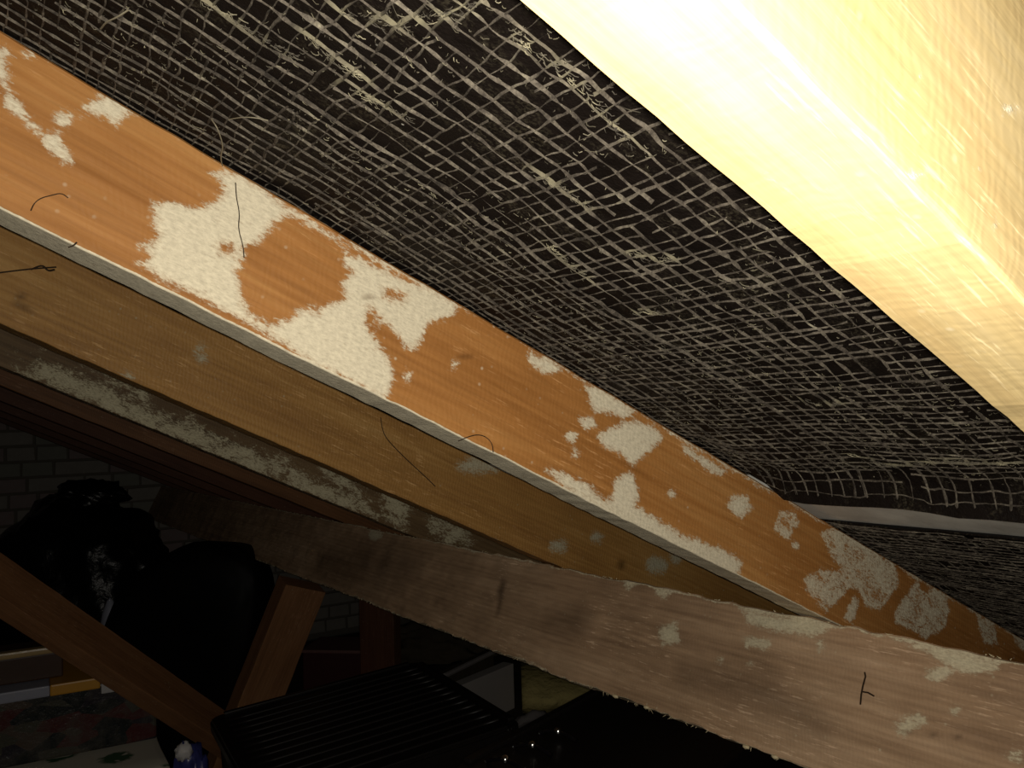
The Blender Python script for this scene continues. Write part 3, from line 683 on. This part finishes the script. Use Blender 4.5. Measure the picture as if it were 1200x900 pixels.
# right smooth sack
pz = at(232, 745, 2.58); top = at(250, 634, 2.58).z
e = empty('sack', yawT((pz.x, pz.y, 0)), 'tall smooth black sack standing right of the crumpled bin bag', 'bag')
bm = lump('b', None, (.260, .11, top / 2), .04, 1.3, None, 5.0, 5, power=.52)
for v in bm.verts: v.co.z += top / 2; v.co.z = max(.003, v.co.z)
for v in bm.verts: v.co.x += (-.10) * (1 - v.co.z / top) - .0; v.co.z -= (max(0, v.co.x - .02) * .12 + max(0, -v.co.x - .02) * .45) * (v.co.z / top)
bobj('cover', bm, M_BLKSM, e, smooth=True)
# white bottle between them
p = at(129, 722, 2.74); 
e = empty('bottle', T((p.x, p.y, 0.0)), 'pale tapering plastic bottle half hidden between the bags and the brace', 'bottle')
prof = [(0, 0), (.038, 0), (.042, .02), (.040, .45), (.034, p.z - .05), (.024, p.z + .01), (.010, p.z + .05), (0, p.z + .06)]
V = []; 
for r_, z_ in prof: V += [(r_ * math.cos(2 * math.pi * k / 20), r_ * math.sin(2 * math.pi * k / 20), z_) for k in range(20)]
mesh('bottle_body', V, grid_faces(len(prof), 20, True), M_LILAC, e, smooth=True)

# storage box group at lower left : floral padded stool, box, wooden tray
Zb, Zt = 0.33, 0.51
fl_ = at_h(50, 893, Zb); fr = at_h(186, 866, Zb)
ux = (fr - fl_); ux.z = 0; uxn = ux.normalized(); uyn = Vector((-uxn.y, uxn.x, 0))
if uyn.dot(zf) < 0: uyn = -uyn
mwb = basis(Vector((fr.x, fr.y, Zb)), uxn, uyn, Vector((0, 0, 1)))
Wd = .62; Dp = .24
# floral cloth-covered stool
e = empty('stool', basis(Vector((fr.x, fr.y, 0)), uxn, uyn, Vector((0, 0, 1))), 'white stool cover printed with green leaves under the storage box at bottom left', 'stool')
bm = bmesh.new(); boxmesh(bm, (-Wd - .03, -.20, .03), (Wd + .035, 0, 0), (0, Dp + .2, 0), (0, 0, Zb - .033), .02); bmesh.ops.subdivide_edges(bm, edges=bm.edges, cuts=5, use_grid_fill=True)
for v in bm.verts:
    v.co += Vector((vnoise(v.co.y, v.co.z, .07, 3) * .006, vnoise(v.co.x, v.co.z, .06, 4) * .012, vnoise(v.co.x, v.co.y, .08, 5) * .004 - .002))
bobj('seat_cover', bm, M_FLOR, e, smooth=True)
for sx in (-Wd + .05, -.06):
    for sy in (-.14, Dp - .06):
        bm = bmesh.new(); boxmesh(bm, (sx, sy, 0), (.04, 0, 0), (0, .04, 0), (0, 0, .05)); bobj('leg', bm, M_BRNBOX, e)
e = empty('storage_box', mwb, 'dark see-through storage box of jumbled things with a white and amber rim', 'box')
bm = bmesh.new(); boxmesh(bm, (-Wd, 0, .002), (Wd - .004, 0, 0), (0, Dp, 0), (0, 0, Zt - Zb - .02), .006); bobj('body', bm, M_PATT, e)
xy = (at_h(57, 785, Zt) - Vector((fr.x, fr.y, Zt))).dot(uxn); x2 = (at_h(112, 775, Zt) - Vector((fr.x, fr.y, Zt))).dot(uxn)
bm = bmesh.new(); boxmesh(bm, (-Wd - .008, -.010, Zt - Zb - .026), (Wd + .008 + xy, 0, 0), (0, Dp + .02, 0), (0, 0, .026), .004); bobj('rim', bm, M_LILAC, e)
bm = bmesh.new(); boxmesh(bm, (xy, -.012, Zt - Zb - .026), (x2 - xy, 0, 0), (0, Dp + .024, 0), (0, 0, .027), .004); bobj('amber_rim', bm, M_YELLOW, e)
x3 = x2 + .048
bm = bmesh.new(); boxmesh(bm, (x2 + .002, -.006, Zt - Zb - .042), (x3 - x2, 0, 0), (0, .10, 0), (0, 0, .032), .003); bobj('white_clip', bm, M_WHITE, e)
# wooden tray on the box
q = at_h(0, 757, Zt + .075)
mwt = basis(Vector((fr.x, fr.y, Zt)) , uxn, uyn, Vector((0, 0, 1)))
lx = (at_h(66, 737, Zt + .08) - Vector((fr.x, fr.y, Zt))); ty = lx.dot(uyn); tx = lx.dot(uxn)
e = empty('wooden_tray', mwt, 'dark brown wooden tray with a shiny pale rim on the storage box', 'tray')
bm = bmesh.new(); boxmesh(bm, (tx - .55, .05, .002), (.56, 0, 0), (0, .17, 0), (0, 0, .062), .004); bobj('tray_side', bm, M_BRNBOX, e)
bm = bmesh.new(); boxmesh(bm, (tx - .56, .042, .064), (.575, 0, 0), (0, .03, 0), (0, 0, .016), .005); bobj('pale_rim', bm, M_RIM, e)

# black crates with ribbed lids
def crate(name, c0, c1, c2, Zc, matl, label, ribs, ribdir, rr, group, handle=False):
    u = c1 - c0; v = c2 - c0; un = u.normalized(); vn = (v - un * v.dot(un)).normalized(); lu, lv = u.length, abs(v.dot(vn))
    nn = un.cross(vn) * (1 if un.cross(vn).z > 0 else -1)
    e = empty(name, basis(c0 - nn * Zc, un, vn, un.cross(vn)), label, 'crate', group)
    sg = 1 if un.cross(vn).z > 0 else -1
    def slab(bm, x0, y0, x1, y1, z0, z1, rad):
        pts = []
        for cx, cy, a0_ in ((x1 - rad, y1 - rad, 0), (x0 + rad, y1 - rad, 90), (x0 + rad, y0 + rad, 180), (x1 - rad, y0 + rad, 270)):
            for k in range(7): a = math.radians(a0_ + k * 15); pts.append((cx + rad * math.cos(a), cy + rad * math.sin(a)))
        lo = [bm.verts.new((x, y, z0 * sg)) for x, y in pts]; hi = [bm.verts.new((x, y, z1 * sg)) for x, y in pts]; n = len(pts)
        bm.faces.new(lo[::-1]); bm.faces.new(hi)
        for i in range(n): bm.faces.new((lo[i], lo[(i + 1) % n], hi[(i + 1) % n], hi[i]))
        bmesh.ops.recalc_face_normals(bm, faces=bm.faces)
    bm = bmesh.new(); slab(bm, .015, .015, lu - .015, lv - .015, .005, Zc - .03, .03); bobj('crate_body', bm, M_CRATE, e)
    bm = bmesh.new(); slab(bm, 0, 0, lu, lv, Zc - .032, Zc - .006, .035)
    bmesh.ops.bevel(bm, geom=[x for x in bm.edges], offset=.004, segments=2, affect='EDGES'); ld_ = bobj('lid', bm, matl, e, smooth=False)
    bm = bmesh.new()   # raised rim of the lid
    for (x0, y0, x1, y1) in ((.004, .035, .018, lv - .035), (lu - .018, .035, lu - .004, lv - .035), (.035, .004, lu - .035, .018), (.035, lv - .018, lu - .035, lv - .004)):
        boxmesh(bm, (x0, y0, (Zc - .007) * sg), (x1 - x0, 0, 0), (0, y1 - y0, 0), (0, 0, .007 * sg), .002)
    bobj('lid_rim', bm, matl, ld_)
    L = lv if ribdir == 0 else lu
    for k in range(ribs):
        t = .04 + (L - .08) * (k + .5) / ribs; P = []
        for s_ in np.linspace(.03, (lu if ribdir == 0 else lv) - .03, 12) if ribdir == 0 else np.linspace(.012, .075, 12):
            P.append(((s_, t, (Zc - .0065) * sg) if ribdir == 0 else (t, s_, (Zc - .012 + .016 * math.sin(math.pi * (s_ - .012) / .063)) * sg)))
        vv, ff = tube(P, rr, 10); mesh('rib', vv, ff, matl, ld_, smooth=True)
    return e
# ribbed crate sits a little askew
c1 = at_h(491, 771, 0.50); c2 = at_h(614, 845, 0.50)
r0 = cam2world(ray(243, 838)); v12 = c2 - c1
c0 = CAM + r0 * ((c1 - CAM).dot(v12) / r0.dot(v12))
crate('crate', c0, c1, c0 + v12, c0.z - .03, M_CRATE, 'black crate with a ribbed lid and rounded corners, below the strut', 13, 0, .0045, 'black plastic crates')
Z2 = 0.62
d0 = at_h(522, 897, Z2); d1 = at_h(697, 804, Z2); dv = (d1 - d0); dv.z = 0
vp2 = Vector((dv.y, -dv.x, 0)).normalized()
if vp2.dot(xr) < 0: vp2 = -vp2
dn = dv.normalized()
cr = crate('crate', d0, d0 + dn * .52, d0 + vp2 * .34, Z2, M_CRATE, 'glossy black crate with bright glints at the bottom, under the purlin', 0, 1, .006, 'black plastic crates')
inv = basis(d0 - Vector((0, 0, Z2)), dn, vp2, dn.cross(vp2)).inverted()
for (gx, gy) in ((654, 857), (624, 873), (592, 890)):
    q = inv @ at_h(gx, gy, Z2 + .006); up = 1 if dn.cross(vp2).z > 0 else -1
    P = [(q.x, q.y + .034 * (k / 8 - 1), q.z + up * (.009 * math.sin(math.pi * k / 16) - .009)) for k in range(17)]
    vv, ff = tube(P, .0035, 10); hd = mesh('handle', vv, ff, M_CRATEG, cr, smooth=True)
    bm = bmesh.new(); bmesh.ops.create_uvsphere(bm, u_segments=20, v_segments=12, radius=.0065)  # bead added on each handle only to throw a bright glint
    for v_ in bm.verts: v_.co += Vector((q.x, q.y, q.z))
    bobj('glint_bead', bm, M_GLINT, hd, smooth=True)

# things on the floor beyond the crates
def onfloor(px, py): return at_h(px, py, 0.0)
# white carton
pA = at(541, 803, 3.0); pB = at(600, 775, 3.25); u = pB - pA; u.z = 0
e = empty('carton', basis(Vector((pA.x, pA.y, 0)), u, Vector((-u.y, u.x, 0)) , Vector((0, 0, 1))), 'plain white carton standing on the floor behind the ribbed crate', 'box')
zt = pA.z; bm = bmesh.new(); boxmesh(bm, (-.05, .0, 0), (u.length + .06, 0, 0), (0, .05, 0), (0, 0, zt), .003); bobj('panel', bm, M_CARTON, e)
bm = bmesh.new(); boxmesh(bm, (-.05, .052, .0), (u.length + .06, 0, 0), (0, .06, 0), (0, 0, zt - .03), .003); bobj('inner_box', bm, M_SACK, e)
pA2 = at(521, 792, 3.15); pB2 = at(580, 763, 3.45); u2 = pB2 - pA2
v, f = tube([Vector((0, 0, 0)), u2 * .5, u2], .010, 8)
e2 = mesh('plastic_strip', v, f, M_POLY, None, T(pA2)); 
tag(e2, 'thin white plastic strip leaning behind the white carton', 'strip')
# support board for the strip
bm = bmesh.new(); boxmesh(bm, (0, 0, 0), (u2.x, u2.y, u2.z), (0, .04, 0), (0, 0, -(pA2.z - .01)), .0)
tag(bobj('board', bm, M_SACK, None, T(pA2 + Vector((0, .012, 0)))), 'dark brown board on edge under the thin white strip', 'board')
# insulation
p = at(704, 800, 3.25)
e = empty('insulation_roll', yawT((p.x, p.y, 0)), 'yellow glass wool roll lying on the floor beyond the two crates', 'insulation')
bm = bmesh.new(); n = 40; m = 30; V = []
hh = at(640, 786, 3.2).z
for i in range(m):
    for k in range(n):
        a = 2 * math.pi * k / n; r_ = 1 + .10 * float(vnoise(i * .06, k * .22, .25, 6)) + .05 * math.sin(a * 3 + i)
        V.append(((i / (m - 1) - .5) * .62, math.cos(a) * .20 * r_, hh / 2 + math.sin(a) * hh / 2 * min(1, r_)))
mesh('wool', V, grid_faces(m, n, True) + [tuple(range(n))[::-1], tuple(range((m - 1) * n, m * n))], M_INSUL, e, smooth=True)
p = at(628, 842, 2.75)
bm = lump('s', None, (.10, .10, .05), .3, 2.5, None, 2.0, 4)
for v in bm.verts: v.co.z += p.z - .045
e = empty('plastic_bundle', yawT((p.x, p.y, 0)), 'small grey folded plastic bundle between the two black crates', 'plastic')
bobj('sheet', bm, M_POLY, e, smooth=True)
bm = bmesh.new(); boxmesh(bm, (-.13, -.09, 0), (.26, 0, 0), (0, .2, 0), (0, 0, p.z - .08), .004); bobj('base_box', bm, M_SACK, e)
# maroon box
p = at(372, 800, 3.3); e = empty('maroon_box', yawT((p.x, p.y, 0), -.15), 'dark maroon box with a pinkish top edge between strut and post', 'box')
zt = at(390, 757, 3.35).z
bm = bmesh.new(); boxmesh(bm, (-.06, 0, 0), (.26, 0, 0), (0, .2, 0), (0, 0, zt - .014), .004); bobj('box_body', bm, M_MAROON, e)
bm = bmesh.new(); boxmesh(bm, (-.066, -.006, zt - .014), (.272, 0, 0), (0, .212, 0), (0, 0, .012), .003); bobj('lid', bm, plain('pinkish_card', (.20, .10, .09), .5), e)
# sacking heap at the foot of the gable
p = at(500, 762, 4.0); e = empty('sacking_heap', yawT((p.x, p.y, 0)), 'rumpled dark brown sacking heap in the gloom right of the post', 'sacking')
bm = lump('s', None, (.30, .12, p.z + .10), .35, 3.0, None, 12.0, 5)
for v in bm.verts: v.co.z = max(0.003, v.co.z)
bobj('sacking', bm, M_SACK, e, smooth=True)
# blue bag beside the brace foot
p = at(225, 893, 1.72); e = empty('blue_bag', yawT((p.x, p.y, 0)), 'crumpled blue plastic bag at the bottom, left of the ribbed crate', 'bag')
bm = lump('s', None, (.042, .036, .5 * (p.z + .02)), .28, 3.2, None, 7.0, 4, power=.8)
for v in bm.verts: v.co.z = max(0.003, v.co.z + .5 * (p.z + .02) - .01)
bobj('bag_body', bm, M_BLUE, e, smooth=True)
bm = lump('s', None, (.016, .015, .018), .4, 3, None, 9.0, 3)
for v in bm.verts: v.co += Vector((-.012, -.012, p.z + .026))
bobj('white_tie', bm, M_WHITE, e, smooth=True)
